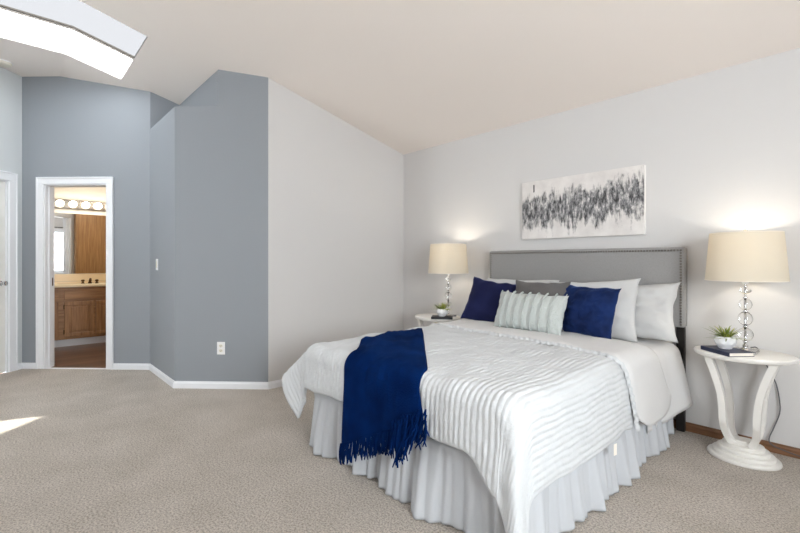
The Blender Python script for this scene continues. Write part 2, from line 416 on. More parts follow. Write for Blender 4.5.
# ceiling with the two long skylight openings that run over the crease
SKX = (-5.271, -4.682, -4.645, -4.117); SKY0, SKY1 = -1.3, 0.879
xs = [LR.x - 3.2, SKX[0], SKX[1], SKX[2], SKX[3], RIGHT_X + .1]; ys = [REAR_Y - .1, SKY0, YC, SKY1, D + .1]
bm = bmesh.new()
def ceil_patch(x0, x1, y0, y1, th=0.02):
    z = lambda y: ceil_z(y) if y <= D else EAVE - SL * (y - D)
    lo = [bm.verts.new((x, y, z(y))) for x, y in ((x0, y0), (x1, y0), (x1, y1), (x0, y1))]
    hi = [bm.verts.new((v.co.x, v.co.y, v.co.z + th)) for v in lo]
    bm.faces.new(lo[::-1]); bm.faces.new(hi)
    for i in range(4): bm.faces.new((lo[i], lo[(i + 1) % 4], hi[(i + 1) % 4], hi[i]))
for i in range(5):
    for j in range(4):
        if i in (1, 3) and j in (1, 2): continue
        ceil_patch(xs[i], xs[i + 1], ys[j], ys[j + 1])
structure(mk('ceiling', bm, 'ceiling_paint'))
bm = bmesh.new()
prism(bm, [(BX0 - .1, BY0 - .1), (-6.75, BY0 - .1), (L.x - .1, L.y + .09), (C.x - .1, C.y + .09), (C.x + .0, C.y + .2), (C.x + .0, BY1 + .1), (BX0 - .1, BY1 + .1)], 2.44, 2.52)
structure(mk('ceiling', bm, 'bath_wall'))
# skylight panes set just above the ceiling plane, with a dark-edged bar between
def sky_pane(x0, x1, mat, parent):
    vs_, fs = [], []
    up = 0.001
    for y in (SKY0, YC, SKY1):
        for x in (x0, x1):
            vs_.append((x, y, ceil_z(y) + up)); vs_.append((x, y, ceil_z(y) + up + 0.006))
    for k in range(2):
        o = k * 4
        fs += [(o, o + 2, o + 6, o + 4), (o + 1, o + 5, o + 7, o + 3), (o, o + 4, o + 5, o + 1), (o + 2, o + 3, o + 7, o + 6)]
    fs += [(0, 1, 3, 2), (8, 10, 11, 9)]
    return mesh_from('pane', vs_, fs, mat, parent, smooth=False)
bm = bmesh.new()
for x0, x1 in ((SKX[0] - 0.0, SKX[1]), (SKX[2], SKX[3])):
    for (xa, xb) in ((x0 - .02, x0 + .002), (x1 - .002, x1 + .02)):
        for y0, y1 in ((SKY0, YC), (YC, SKY1)):
            lo = [bm.verts.new((x, y, ceil_z(y) + .008)) for x, y in ((xa, y0), (xb, y0), (xb, y1), (xa, y1))]
            hi = [bm.verts.new((v.co.x, v.co.y, v.co.z + .014)) for v in lo]
            bm.faces.new(lo[::-1]); bm.faces.new(hi)
            for i in range(4): bm.faces.new((lo[i], lo[(i + 1) % 4], hi[(i + 1) % 4], hi[i]))
sk = structure(mk('window_1', bm, 'strip_metal'), 'long two-pane skylight bent over the ceiling crease', 'skylight')
sky_pane(SKX[0], SKX[1], 'skylight_clear', sk); sky_pane(SKX[2], SKX[3], 'skylight_blue', sk)
# daylight windows behind the camera
def window(name, horizontal, a0, a1, z0, z1, plane, outward, mullion=True):
    bm = bmesh.new(); t = 0.05
    def bx(u0, u1, za, zb, d0, d1, b=bm):
        lo, hi = sorted((plane + outward * d0, plane + outward * d1))
        if horizontal: box(b, u0, u1, lo, hi, za, zb)
        else: box(b, lo, hi, u0, u1, za, zb)
    for u0, u1, za, zb in ((a0, a1, z0, z0 + t), (a0, a1, z1 - t, z1), (a0, a0 + t, z0 + t, z1 - t), (a1 - t, a1, z0 + t, z1 - t), ((a0 + a1) / 2 - .025, (a0 + a1) / 2 + .025, z0 + t, z1 - t))[:5 if mullion else 4]:
        bx(u0, u1, za, zb, 0.02, 0.09)
    bx(a0 - .07, a1 + .07, z0 - .06, z0, -0.03, 0.02)
    bx(a0 - .07, a1 + .07, z1, z1 + .07, -0.02, 0.0)
    bx(a0 - .07, a0, z0, z1, -0.02, 0.0); bx(a1, a1 + .07, z0, z1, -0.02, 0.0)
    w_ = structure(mk(name, bm, 'white_trim'))
    b2 = bmesh.new(); bx(a0 + t, a1 - t, z0 + t, z1 - t, 0.05, 0.056, b2); mk('pane', b2, 'glass_pane', w_)
    return w_
window('window_2', False, WW[0], WW[1], WW[2], WW[3], RIGHT_X, 1)
w3 = window('window_3', True, LWS0, LWS1, LWZ0, LWZ1, 0.0, -1, False)
w3.matrix_world = Matrix(((nL.x, L_IN.x, 0, L.x), (nL.y, L_IN.y, 0, L.y), (0, 0, 1, 0), (0, 0, 0, 1)))
# bathroom walls
bm = bmesh.new()
box(bm, BX0 - .1, BX0, BY0 - .1, BY1 + .1, -0.05, 2.44)
structure(mk('wall_bathroom', bm, 'bath_wall'))
bm = bmesh.new(); box(bm, BX0, -6.6, BY0 - .1, BY0, -0.05, 2.44); structure(mk('wall_bathroom', bm, 'bath_wall'))
bm = bmesh.new(); box(bm, BX0, C.x + .1, BY1, BY1 + .1, -0.05, 2.44); structure(mk('wall_bathroom', bm, 'bath_wall'))
bm = bmesh.new(); box(bm, C.x, C.x + .1, C.y + .13, BY1, -0.05, 2.44); structure(mk('wall_bathroom', bm, 'bath_wall'))

# baseboards
def board(bm, p, q, h=0.065, t=0.014, side=1, e0=0.0, e1=0.0, z0=0.0):
    p = Vector(p); q = Vector(q); d = (q - p).normalized(); p = p - d * e0; q = q + d * e1
    nr = Vector((-d.y, d.x)) * side
    prof = [(0, z0), (t, z0), (t, z0 + h * .72), (t * .55, z0 + h * .86), (t * .5, z0 + h), (0, z0 + h)]
    r0 = [bm.verts.new((*(p + nr * a), z)) for a, z in prof]; r1 = [bm.verts.new((*(q + nr * a), z)) for a, z in prof]
    n = len(prof); bm.faces.new(r0[::-1]); bm.faces.new(r1)
    for i in range(n): bm.faces.new((r0[i], r0[(i + 1) % n], r1[(i + 1) % n], r1[i]))
bm = bmesh.new(); board(bm, (RIGHT_X, D), K0, h=0.06, side=1); structure(mk('baseboard_head', bm, 'baseboard_oak'))
bm = bmesh.new(); board(bm, K0, W, side=1, e1=0.008); structure(mk('baseboard_side', bm, 'white_trim'))
bm = bmesh.new(); board(bm, W, B, side=1, e0=.008, e1=.004); board(bm, B, C, side=1, e0=.004, e1=-.004); structure(mk('baseboard_closet', bm, 'white_trim'))
bm = bmesh.new(); board(bm, C, C + a2 * (DS0 - .062), side=1); board(bm, C + a2 * (DS1 + .075), L, side=1); structure(mk('baseboard_far', bm, 'white_trim'))
bm = bmesh.new(); board(bm, L, L + nL * (LS0 - .075), side=1); board(bm, L + nL * (LS1 + .075), LR, side=1); structure(mk('baseboard_left', bm, 'white_trim'))

# door casings: local frame s along wall, room side positive
def oriented(p, d, side):
    nr = Vector((-d.y, d.x)) * side
    return Matrix(((d.x, nr.x, 0, p.x), (d.y, nr.y, 0, p.y), (0, 0, 1, 0), (0, 0, 0, 1)))
def casing(bm, s0, s1, h, w=0.07, t=0.018, depth=0.12, jamb=0.018):
    # flat casing with a raised outer bead, both sides of the wall, and the jamb lining
    for y0, y1 in ((0.0, t), (-depth - t, -depth)):
        o = 1 if y0 == 0 else -1
        for a, b_ in ((s0 - w, s0 + .006), (s1 - .006, s1 + w)):
            box(bm, a, b_, y0, y1, 0, h - .006, 0.004, 1)
        box(bm, s0 - w, s1 + w, y0, y1, h - .006, h + w, 0.004, 1)
        yo0, yo1 = (t - .002, t + .007) if o == 1 else (-depth - t - .007, -depth - t + .002)
        for a, b_ in ((s0 - w, s0 - w + .018), (s1 + w - .018, s1 + w)): box(bm, a, b_, yo0, yo1, 0, h + w - .018, 0.003, 1)
        box(bm, s0 - w, s1 + w, yo0, yo1, h + w - .018, h + w, 0.003, 1)
    box(bm, s0 - .001, s0 + jamb, -depth, 0, 0, h); box(bm, s1 - jamb, s1 + .001, -depth, 0, 0, h); box(bm, s0, s1, -depth, 0, h - jamb, h)
    box(bm, s0 + jamb, s0 + jamb + .012, -depth * .62, -depth * .35, 0, h - jamb)
    box(bm, s1 - jamb - .012, s1 - jamb, -depth * .62, -depth * .35, 0, h - jamb)
bm = bmesh.new(); casing(bm, DS0, DS1, DH)
d1 = structure(mk('door_1', bm, 'white_trim')); d1.matrix_world = oriented(C, a2, 1)
bm = bmesh.new(); box(bm, DS1 - .0215, DS1 - .0175, -.10, -.06, 0.90, 0.99, .0015, 1); mk('strike_plate', bm, 'dark_brass', d1)
bm = bmesh.new(); box(bm, DS0 + .0, DS1 - .0, -.03, .006, -.004, .006, .002, 1); mk('threshold', bm, 'white_trim', d1)
bm = bmesh.new(); casing(bm, LS0, LS1, 2.03, w=.085)
d2 = structure(mk('door_2', bm, 'white_trim')); d2.matrix_world = oriented(L, nL, 1)
bm = bmesh.new(); box(bm, LS0 + .02, LS1 - .02, -.052, -.016, .008, 2.01, .002, 1)
for z0, z1 in ((.2, .9), (1.05, 1.9)):
    for x0, x1 in ((LS0 + .12, LS0 + .36), (LS0 + .42, LS1 - .12)):
        for q in ((x0, x1, z0, z0 + .02), (x0, x1, z1 - .02, z1), (x0, x0 + .02, z0, z1), (x1 - .02, x1, z0, z1)):
            box(bm, q[0], q[1], -.018, -.010, q[2], q[3], .003, 1)
slab = mk('door_panel', bm, 'white_door', d2)
bm = bmesh.new(); lathe(bm, [(.026, 0), (.026, .006), (.011, .012), (.010, .030), (.020, .038), (.026, .050), (.024, .060), (.012, .066)], 24)
kn = mk('door_knob', bm, 'chrome', d2, True); kn.matrix_parent_inverse = Matrix(); kn.rotation_euler = (R(-90), 0, 0); kn.location = (LS0 + .075, -.016, .945)

# ------------------------------------------------------------------ bed
# fabric sheet over the bed as a function of cloth coordinates
XL, XR, YF, RD = -2.47, -0.865, 1.395, 0.085
XLI, XRI, YFI = XL + RD, XR - RD, YF + RD
def drape(s, t, ztop=0.655, wave=1.0, k0=0.05, ck=0.16):
    a, sg = (s - XRI, 1) if s > XRI else ((XLI - s, -1) if s < XLI else (0.0, 0))
    b_ = YFI - t if t < YFI else 0.0
    cx = min(max(s, XLI), XRI); cy = max(t, YFI)
    edge = min(cx - XLI, XRI - cx, cy - YFI)
    z = ztop + 0.010 * nz(cx * 2.3, cy * 2.3, 3.1) + 0.006 * nz(cx * 6, cy * 6, 1.7) - 0.012 * math.exp(-max(edge, 0) / 0.15)
    if a <= 0 and b_ <= 0: return Vector((cx, cy, z))
    r = math.hypot(a, b_); ph = math.atan2(b_, a); e = math.sin(2 * ph)
    r *= 1 + (0.10 if sg < 0 else 0.16) * e
    if sg > 0: k = k0 + ck * math.exp(-((ph - 0.95) / 0.30) ** 2) * e
    elif sg < 0:
        k = k0 + 0.72 * math.exp(-((ph - 0.24) / 0.30) ** 2) if b_ > 0 else k0 + 0.38 * math.exp(-((t - YFI) / 0.16) ** 2)
    else: k = k0
    if b_ > 0: k += 0.03 * wave * nz(s * 3.1, 0.4, 9.0) * math.sin(ph) ** 8
    if a > 0: k += 0.05 * wave * nz(t * 3.3, sg * 4.0, 5.0) * math.cos(ph) ** 8
    k = max(-0.02, min(0.8, k))
    th = math.acos(k); ra = RD
    if r < ra * th: out_, dn = ra * math.sin(r / ra), ra * (1 - math.cos(r / ra))
    else:
        q = r - ra * th
        out_, dn = ra * math.sin(th) + q * k, ra * (1 - math.cos(th)) + q * math.sqrt(max(0, 1 - k * k))
    return Vector((cx + (sg if sg else 1) * out_ * math.cos(ph), cy - out_ * math.sin(ph), z - dn))
def drape_n(s, t, **kw):
    e = 0.006
    du = drape(s + e, t, **kw) - drape(s - e, t, **kw); dv = drape(s, t + e, **kw) - drape(s, t - e, **kw)
    n = du.cross(dv)
    return n.normalized() if n.length > 1e-12 else Vector((0, 0, 1))
def grid_faces(nu, nv, off=0):
    return [(off + i * nv + j, off + (i + 1) * nv + j, off + (i + 1) * nv + j + 1, off + i * nv + j + 1) for i in range(nu - 1) for j in range(nv - 1)]

bed = thing('bed', 'queen bed with grey upholstered nailhead headboard against the head wall', 'bed', (-1.66, 2.4, 0))
def bpart(o): 
    o.location = -Vector((-1.66, 2.4, 0)); return o
bm = bmesh.new(); box(bm, -2.41, -0.815, 3.365, 3.437, 0.72, 1.270, 0.018, 3)
hb = bpart(mk('headboard', bm, 'headboard_linen', bed, True))
bm = bmesh.new()
nails = [(-2.385 + i * (1.545 / 82), 1.247) for i in range(83)] + [(x, 1.247 - k * 0.0188) for x in (-2.385, -0.84) for k in range(1, 28)]
for x, z in nails:
    r = bmesh.ops.create_uvsphere(bm, u_segments=8, v_segments=5, radius=0.0072)
    for v in r['verts']: v.co = Vector((x + v.co.x, 3.363 + v.co.y * 0.6, z + v.co.z))
nl = mk('nailhead_trim', bm, 'nail_metal', hb, True); tag(nl, kind='stuff')
for x in (-2.37, -0.855):
    bm = bmesh.new(); box(bm, x - .025, x + .025, 3.41, 3.448, 0.0, 1.0, 0.004, 1); bpart(mk('leg', bm, 'black_metal', bed))
bm = bmesh.new(); box(bm, -2.36, -0.94, 1.50, 3.40, 0.12, 0.17, 0.004, 1); bpart(mk('bed_frame', bm, 'black_metal', bed))
for x, y in ((-2.36, 1.56), (-0.99, 1.56), (-2.36, 3.3), (-0.99, 3.3)):
    bm = bmesh.new(); lathe(bm, [(.02, 0), (.02, .121)], 12, c=(x, y, 0)); bpart(mk('leg', bm, 'black_metal', bed))
bm = bmesh.new(); box(bm, -2.34, -0.93, 1.49, 3.36, 0.17, 0.362, 0.03, 3); bpart(mk('box_spring', bm, 'mattress_ticking', bed, True))
bm = bmesh.new(); box(bm, -2.40, -0.92, 1.48, 3.36, 0.364, 0.612, 0.05, 4); bpart(mk('mattress', bm, 'mattress_ticking', bed, True))

# bed skirt: gathered cloth round three sides
def skirt():
    x0, x1, yf, yb = -2.375, -0.905, 1.455, 3.36
    path = []; step = 0.0085
    n = int((yb - yf) / step)
    path += [(x0, yb - i * step, -1, 0) for i in range(n)]
    for i in range(9): a = math.pi + i / 8 * math.pi / 2; path.append((x0 + .02 + .02 * math.cos(a), yf + .02 + .02 * math.sin(a), math.cos(a), math.sin(a)))
    n2 = int((x1 - x0) / step)
    path += [(x0 + .02 + i * step, yf, 0, -1) for i in range(1, n2 - 3)]
    for i in range(9): a = 1.5 * math.pi + i / 8 * math.pi / 2; path.append((x1 - .02 + .02 * math.cos(a), yf + .02 + .02 * math.sin(a), math.cos(a), math.sin(a)))
    path += [(x1, yf + .02 + i * step, 1, 0) for i in range(1, n)]
    nv = 26; vs_ = []; L_ = 0; prev = None
    for (x, y, nx, ny) in path:
        if prev: L_ += math.hypot(x - prev[0], y - prev[1])
        prev = (x, y)
        g = nz(L_ * 4.2, 1.3) ; g2 = nz(L_ * 10.5, 7.7); g3 = nz(L_ * 24, 3.3)
        for j in range(nv):
            q = j / (nv - 1)
            d = 0.008 + q ** .8 * (0.030 + 0.034 * g + 0.055 * g2 + 0.034 * g3)
            d += 0.008 * nz(L_ * 40, 5.5) * (q * (1 - q) * 4) ** .5 + 0.0045 * math.exp(-((q - .06) / .07) ** 2) * math.sin(L_ * 330) + 0.006 * math.exp(-((q - .05) / .05) ** 2)
            tx, ty = -ny, nx
            sh = 0.018 * q * nz(L_ * 6, 20 + q)
            z = 0.356 - q * (0.352 - 0.014 * max(0, nz(L_ * 3.0, 11)))
            vs_.append((x + nx * d + tx * sh, y + ny * d + ty * sh, z))
    return vs_, grid_faces(len(path), nv)
v_, f_ = skirt()
sko = mesh_from('bed_skirt', v_, f_, 'skirt_cotton')
tag(sko, 'white gathered bed skirt hanging to the carpet below the duvet', 'bed skirt')
so = sko.modifiers.new('thickness', 'SOLIDIFY'); so.thickness = 0.002

# flat sheet at the head of the bed, hanging at the right side by the headboard
def sheet():
    vs_ = []; us = [-2.80 + i * (2.37 / 90) for i in range(91)]; ts = [2.80 + j * (0.555 / 26) for j in range(27)]
    for s in us:
        for t in ts:
            s2 = s
            p = drape(s2, t, ztop=0.630, k0=0.03)
            if s > XRI:
                q = (s - XRI) / 0.42
                p.x += 0.012 * nz(t * 9, s * 2) - 0.004 + 0.075 * q * smoothstep(2.95, 3.34, t)
                p.z += 0.06 * q * smoothstep(2.9, 3.35, t)
            vs_.append(p)
    return vs_, grid_faces(91, 27)
v_, f_ = sheet()
sh = mesh_from('bed_sheet', v_, f_, 'smooth_cotton'); tag(sh, 'smooth white flat sheet under the pillows, hanging beside the headboard leg', 'sheet')
so = sh.modifiers.new('thickness', 'SOLIDIFY'); so.thickness = 0.004; so.offset = -1

# duvet: ribs run along the length of the bed
def fold_y(s): return 2.60 + (s - XL) / (XR - XL) * (2.42 - 2.60)
S0, S1, T0 = XL + RD - 0.385, XR - RD + 0.425, YF + RD - 0.308
RIB = 0.029
def rib(s, t):
    ph = s / RIB + 0.30 * nz(s * 4, t * 1.7, 2.0) + 0.16 * nz(t * 9, s * 3, 7.0)
    c = abs(math.cos(math.pi * ph)); h = c ** 1.1; r_ = math.floor(ph + .5)
    cr = 0.85 + 0.55 * nz(t * 20, r_ * 3.7, 4.0) + 0.35 * nz(t * 48, r_ * 5.1, 8.0)
    small = 0.0022 * nz(s * 70, t * 26, 1.0)
    return 0.0050 * h * cr + 0.7 * small
def duvet():
    nu, nv = 640, 160; vs_ = []
    for i in range(nu):
        s = S0 + (S1 - S0) * i / (nu - 1); sc = min(max(s, XL), XR)
        for j in range(nv):
            q = j / (nv - 1)
            hem = 0.010 * nz(s * 9, 3.3) + 0.012 * nz(s * 3, 8.3) - 0.13 * smoothstep(-1.13, -0.93, s)
            tt = T0 + hem + q * (fold_y(sc) + .02 * nz(s * 5, 6) - T0 - hem)
            if s > XRI: tt = T0 + hem + q * (fold_y(sc) + 0.10 * min(1, (s - XRI) / .4) - T0 - hem)
            edge = 0.012 * nz(tt * 8, 5.5) * smoothstep(0.25, 0.42, max(s - XRI, XLI - s))
            ss = s + (edge if s > XRI else -edge if s < XLI else 0)
            p = drape(ss, tt); n = drape_n(ss, tt)
            fade = min(1, q / .02) * min(1, (1 - q) / .02) * min(1, (i + .3) / 3, (nu - 1 - i + .3) / 3)
            puff = 0.010 * nz(ss * 7, tt * 7, 0.3)
            both = min(max(0, ss - XRI, XLI - ss), max(0, YFI - tt))
            fade *= 1 - 0.7 * smoothstep(0.0, 0.06, both) * (ss > XRI)
            vs_.append(p + n * (rib(ss, tt) * fade + puff))
    return vs_, grid_faces(nu, nv)
v_, f_ = duvet()
duv = mesh_from('duvet', v_, f_, 'duvet_cotton')
tag(duv, 'white ribbed duvet spread over the bed with its top edge turned back', 'duvet')
so = duv.modifiers.new('thickness', 'SOLIDIFY'); so.thickness = 0.022; so.offset = -1
# the turned-back band, smooth side up
def turn_back():
    nu, nv = 130, 30; vs_ = []
    sa, sb = XLI - 0.42, XRI + 0.47
    for i in range(nu):
        s = sa + (sb - sa) * i / (nu - 1); sc = min(max(s, XL), XR)
        drop = max(0, s - XRI)
        f0 = fold_y(sc) + 0.015 * nz(s * 5, 6) + 0.32 * drop ** 1.25
        wid = 0.50 - 0.1 * (sc - XL) / (XR - XL) * 0 + 0.02 * nz(s * 4, 2)
        for j in range(nv):
            q = j / (nv - 1)
            t = f0 + wid * q * (1 + 0.24 * min(1, drop / .4))
            # rounded lower corner
            lift = 0.0
            if s > XRI + .30:
                c = abs(q - .5) * 2; lift = (c ** 3) * 0.11 * smoothstep(.30, .47, s - XRI) * (1.2 if q > .5 else .8)
            ss = s - lift
            p = drape(ss, t, ztop=0.655, k0=0.085); n = drape_n(ss, t, ztop=0.655, k0=0.085)
            lipp = 0.020 * math.sin(min(1, q / .10) * math.pi / 2) 
            vs_.append(p + n * (0.000 + lipp + 0.006 * nz(ss * 6, t * 6, 2.2) - 0.012 * smoothstep(.8, 1, q)))
    return vs_, grid_faces(nu, nv), (sa, sb)
v_, f_, _ = turn_back()
tb = mesh_from('turned_back_edge', v_, f_, 'smooth_cotton', duv); tag(tb, 'smooth plain white underside folded over')
so = tb.modifiers.new('thickness', 'SOLIDIFY'); so.thickness = 0.012; so.offset = -1
# little gathered ruffle along the fold
def ruffle_seam():
    vs_ = []; n = 620
    sa, sb = XLI - 0.40, XRI + 0.44
    for i in range(n):
        s = sa + (sb - sa) * i / (n - 1); sc = min(max(s, XL), XR); drop = max(0, s - XRI)
        f0 = fold_y(sc) + 0.015 * nz(s * 5, 6) + 0.32 * drop ** 1.25 - 0.004
        p = drape(s, f0, k0=0.085); nn = drape_n(s, f0, k0=0.085); w_ = math.sin(s * 150 + 2 * nz(s * 20, 1)); w2 = math.sin(s * 150 + 1.2)
        for j in range(5):
            q = j / 4
            vs_.append(p + nn * (0.003 + 0.017 * math.sin(q * math.pi) + 0.002 * w_) + Vector((0, -0.014 + 0.024 * q + 0.004 * w2 * (1 - q), 0)))
    return vs_, grid_faces(n, 5)
v_, f_ = ruffle_seam(); mesh_from('ruffle_trim', v_, f_, 'duvet_cotton', duv)
bm = bmesh.new(); box(bm, -0.012, 0.012, -0.001, 0.001, -0.055, 0.0, 0.0005, 1)
ct = mk('care_tag', bm, 'paper', duv); ct.location = (-0.815, 2.17, 0.285); ct.rotation_euler = (0, 0, R(80))

# ------------------------------------------------------------------ navy throw with fringe
def throw_st(p, q):
    """p across (0 left .. 1 right), q along (0 far end .. 1 fringe end) -> cloth coordinates."""
    tl, tr = Vector((-2.22, 1.70)), Vector((-2.29, 2.34))
    el, er = Vector((-1.975, YFI)), Vector((-1.41, YFI))
    top = tl.lerp(tr, p); ed = el.lerp(er, p)
    hang = 0.525 + (0.235 - 0.525) * p
    l0 = (ed - top).length; tot = l0 + hang; d = q * tot
    if d < l0: c = top.lerp(ed, d / l0); 
    else: c = ed + Vector(((0.10 + 0.20 * p) * (d - l0), -(d - l0)))
    return c
def throw_pos(p, q, lift=0.0):
    c = throw_st(p, q); kw = dict(k0=0.05)
    pos = drape(c.x, c.y, **kw); n = drape_n(c.x, c.y, **kw)
    over = max(0.0, YFI - c.y)
    wr = 0.012 * nz(p * 5 + q * 1.5, q * 3, 0.5) + 0.006 * nz(p * 14, q * 4, 1.5)
    wr += 0.020 * smoothstep(0.05, .4, over) * (0.5 + 0.5 * math.sin(p * 9.0 + 0.7)) 
    e = 0.010 * math.exp(-min(p, 1 - p) / .03) 
    return pos + n * (0.022 + wr - e + lift)
nu, nv = 60, 90
vs_ = [throw_pos(i / (nu - 1), j / (nv - 1)) for i in range(nu) for j in range(nv)]
thr = mesh_from('throw_blanket', vs_, grid_faces(nu, nv), 'navy_throw')
tag(thr, 'navy blue fringed throw draped diagonally over the foot of the bed', 'throw')
so = thr.modifiers.new('thickness', 'SOLIDIFY'); so.thickness = 0.007; so.offset = 1
bm = bmesh.new()
def strand(x, y, z, ln, rad=0.0042, lean=0.0, curl=0.006):
    pts = []; a = random.uniform(0, 6.3)
    for k in range(6):
        u = k / 5
        pts.append((x + lean * u + curl * u * math.sin(a + 4 * u), y - 0.004 - 0.010 * u + curl * u * math.cos(a + 3 * u), z - ln * u))
    tube(bm, pts, [rad * .9, rad, rad, rad, rad * 1.05, rad * .7], 5)
for i in range(105):
    p = (i + .5) / 105; b0 = throw_pos(p, 0.995)
    strand(b0.x + random.uniform(-.003, .003), b0.y - random.uniform(0, .008), b0.z + .004, random.uniform(.085, .115), lean=random.uniform(-.008, .012))
for i in range(46):      # thicker bunch where the right corner is folded under
    p = 0.70 + 0.36 * random.random(); b0 = throw_pos(min(p, 1), 0.99)
    ln = 0.12 + 0.09 * (1 - abs(p - .80) / .2) * random.uniform(.5, 1) if p < .9 else random.uniform(.09, .14)
    strand(b0.x + (p - min(p, 1)) * .5 + .02, b0.y - random.uniform(.006, .030), b0.z + random.uniform(-.01, .05), max(.09, ln), lean=random.uniform(-.03, .015), curl=.012)
mk('fringe', bm, 'navy_throw', thr, True)

# ------------------------------------------------------------------ pillows
def pillow_mesh(w, h, th, pinch=0.06, seed=0.0, crumple=0.0, lump=0.004, nu=44, nv=36, band=None):
    vs_ = []
    def surf(u, v, side):
        x = u * w / 2 * (1 - pinch * (1 - v * v) ** 1.0 * u * u)
        z = v * h / 2 * (1 - pinch * (1 - u * u) ** 1.0 * v * v)
        e = max(0.0, (1 - abs(u) ** 2.4)) ** 0.55 * max(0.0, (1 - abs(v) ** 2.4)) ** 0.55
        y = side * th / 2 * e
        k = e ** .5
        nn = lump * nz(u * 2.4 + seed, v * 2.4, seed) + crumple * (nz(u * 4 + seed, v * 5, 2 * seed) + .5 * nz(u * 9, v * 11 + seed, 1.0))
        y += side * k * nn * 3
        if band: y += side * k * 0.010 * abs(math.cos(math.pi * band * (u + 1) / 2)) ** .7
        x += 0.010 * nz(seed, v * 3, u) * abs(u) ** 3; z += 0.010 * nz(u * 3, seed, v) * abs(v) ** 3
        return (x, y, z)
    for side in (-1, 1):
        for i in range(nu):
            for j in range(nv):
                vs_.append(surf(2 * i / (nu - 1) - 1, 2 * j / (nv - 1) - 1, side))
    fs = [f for f in grid_faces(nu, nv)] + [f[::-1] for f in grid_faces(nu, nv, nu * nv)]
    return vs_, fs
def weld(o, d=0.0006):
    bm = bmesh.new(); bm.from_mesh(o.data); bmesh.ops.remove_doubles(bm, verts=bm.verts[:], dist=d)
    bmesh.ops.recalc_face_normals(bm, faces=bm.faces[:]); bm.to_mesh(o.data); bm.free()
    for p in o.data.polygons: p.use_smooth = True
def pillow(name, label, mat, w, h, th, bottom, lean, yaw=0.0, roll=0.0, group=None, cat='pillow', **kw):
    v_, f_ = pillow_mesh(w, h, th, **kw)
    o = mesh_from(name, v_, f_, mat); weld(o)
    m = Matrix.Translation(Vector(bottom)) @ Matrix.Rotation(yaw, 4, 'Z') @ Matrix.Rotation(-lean, 4, 'X') @ Matrix.Rotation(roll, 4, 'Y') @ Matrix.Translation((0, 0, h / 2))
    o.matrix_world = m
    return tag(o, label, cat, group)
G1 = 'white bed pillows along the headboard'
pillow('bed_pillow', 'white bed pillow at the far right, nearest the headboard leg', 'pillow_cotton', .68, .42, .15, (-1.145, 3.165, .628), R(22), 0, R(-3), G1, seed=1.0, crumple=.005, lump=.007, pinch=.11)
pillow('bed_pillow', 'white bed pillow directly behind the navy velvet cushion', 'pillow_cotton', .66, .44, .15, (-1.325, 3.02, .622), R(20), 0, R(-4), G1, seed=2.0, crumple=.004, lump=.006, pinch=.08)
pillow('bed_pillow', 'white bed pillow at the left, mostly hidden behind navy and grey cushions', 'pillow_cotton', .70, .42, .15, (-2.00, 3.10, .632), R(22), 0, 0, G1, seed=3.4, crumple=.003, lump=.006, pinch=.05)
pillow('throw_pillow', 'flat navy cushion leaning at the left end of the row', 'navy_cloth', .45, .40, .13, (-2.175, 2.93, .645), R(22), R(4), R(7), cat='cushion', seed=4.1, lump=.004, pinch=.10)
pillow('throw_pillow', 'crumpled navy velvet cushion on the right, before a white pillow', 'navy_velvet', .42, .36, .14, (-1.300, 2.875, .660), R(16), R(-6), R(2), cat='cushion', seed=5.2, crumple=.006, lump=.006, pinch=.09)
pillow('throw_pillow', 'charcoal grey cushion behind the ruffled lumbar pillow', 'charcoal_cloth', .46, .39, .12, (-1.650, 2.865, .655), R(18), 0, 0, cat='cushion', seed=6.3, lump=.004, pinch=.10)
lum = pillow('lumbar_pillow', 'pale oblong lumbar pillow with vertical ruffles, front of the row', 'ruffle_cloth', .58, .285, .13, (-1.655, 2.745, .668), R(20), R(-5), 0, cat='cushion', seed=7.0, lump=.002, pinch=.05, nu=90, band=8)
for k in range(9):           # standing ruffle strips between the bands
    u = -1 + (k + .0) / 4.0; u = max(-.97, min(.97, u)); vs_ = []
    n = 40
    for i in range(n):
        v = -1 + 2 * i / (n - 1); v *= .985
        x = u * .28 * (1 - .05 * (1 - v * v) * u * u); z = v * .15 * (1 - .05 * (1 - u * u) * v * v)
        e = max(0.0, (1 - abs(u) ** 2.4)) ** 0.55 * max(0.0, (1 - abs(v) ** 2.4)) ** 0.55
        y = -.065 * e
        w_ = 0.003 * math.sin(v * 60 + k)
        hh = 0.017
        dirx = 0.25 + .75 * max(0, (abs(u) - .7) / .3) * (1 if u > 0 else -1)
        for j in range(4):
            q = j / 3
            vs_.append((x + q * hh * .5 * dirx + q * w_, y + .002 - q * hh * (1.0 if abs(u) < .9 else .4), z + q * .006 * v))
    rf = mesh_from('ruffle', vs_, grid_faces(n, 4), 'ruffle_cloth', lum)
    so = rf.modifiers.new('thickness', 'SOLIDIFY'); so.thickness = 0.004; so.offset = 0

# ------------------------------------------------------------------ art
bm = bmesh.new(); box(bm, -0.504, 0.504, -0.018, 0.018, -0.256, 0.256, 0.003, 2)
art = mk('canvas_painting', bm, ['canvas_paint', 'canvas_edge'])
for p in art.data.polygons: p.material_index = 0 if p.normal.y < -0.5 else 1
art.location = (-1.588, D - 0.0185, 1.625)
tag(art, 'wide abstract canvas of grey and black strokes above the headboard', 'painting')
bm = bmesh.new(); bmesh.ops.create_grid(bm, x_segments=1, y_segments=12, size=0.5)
for v in bm.verts: v.co = Vector((-0.385 + v.co.x * 0.012 + 0.003 * math.sin(v.co.y * 40), -0.0185, 0.19 + v.co.y * 0.065))
mk('brush_mark', bm, 'ink_mark', art)

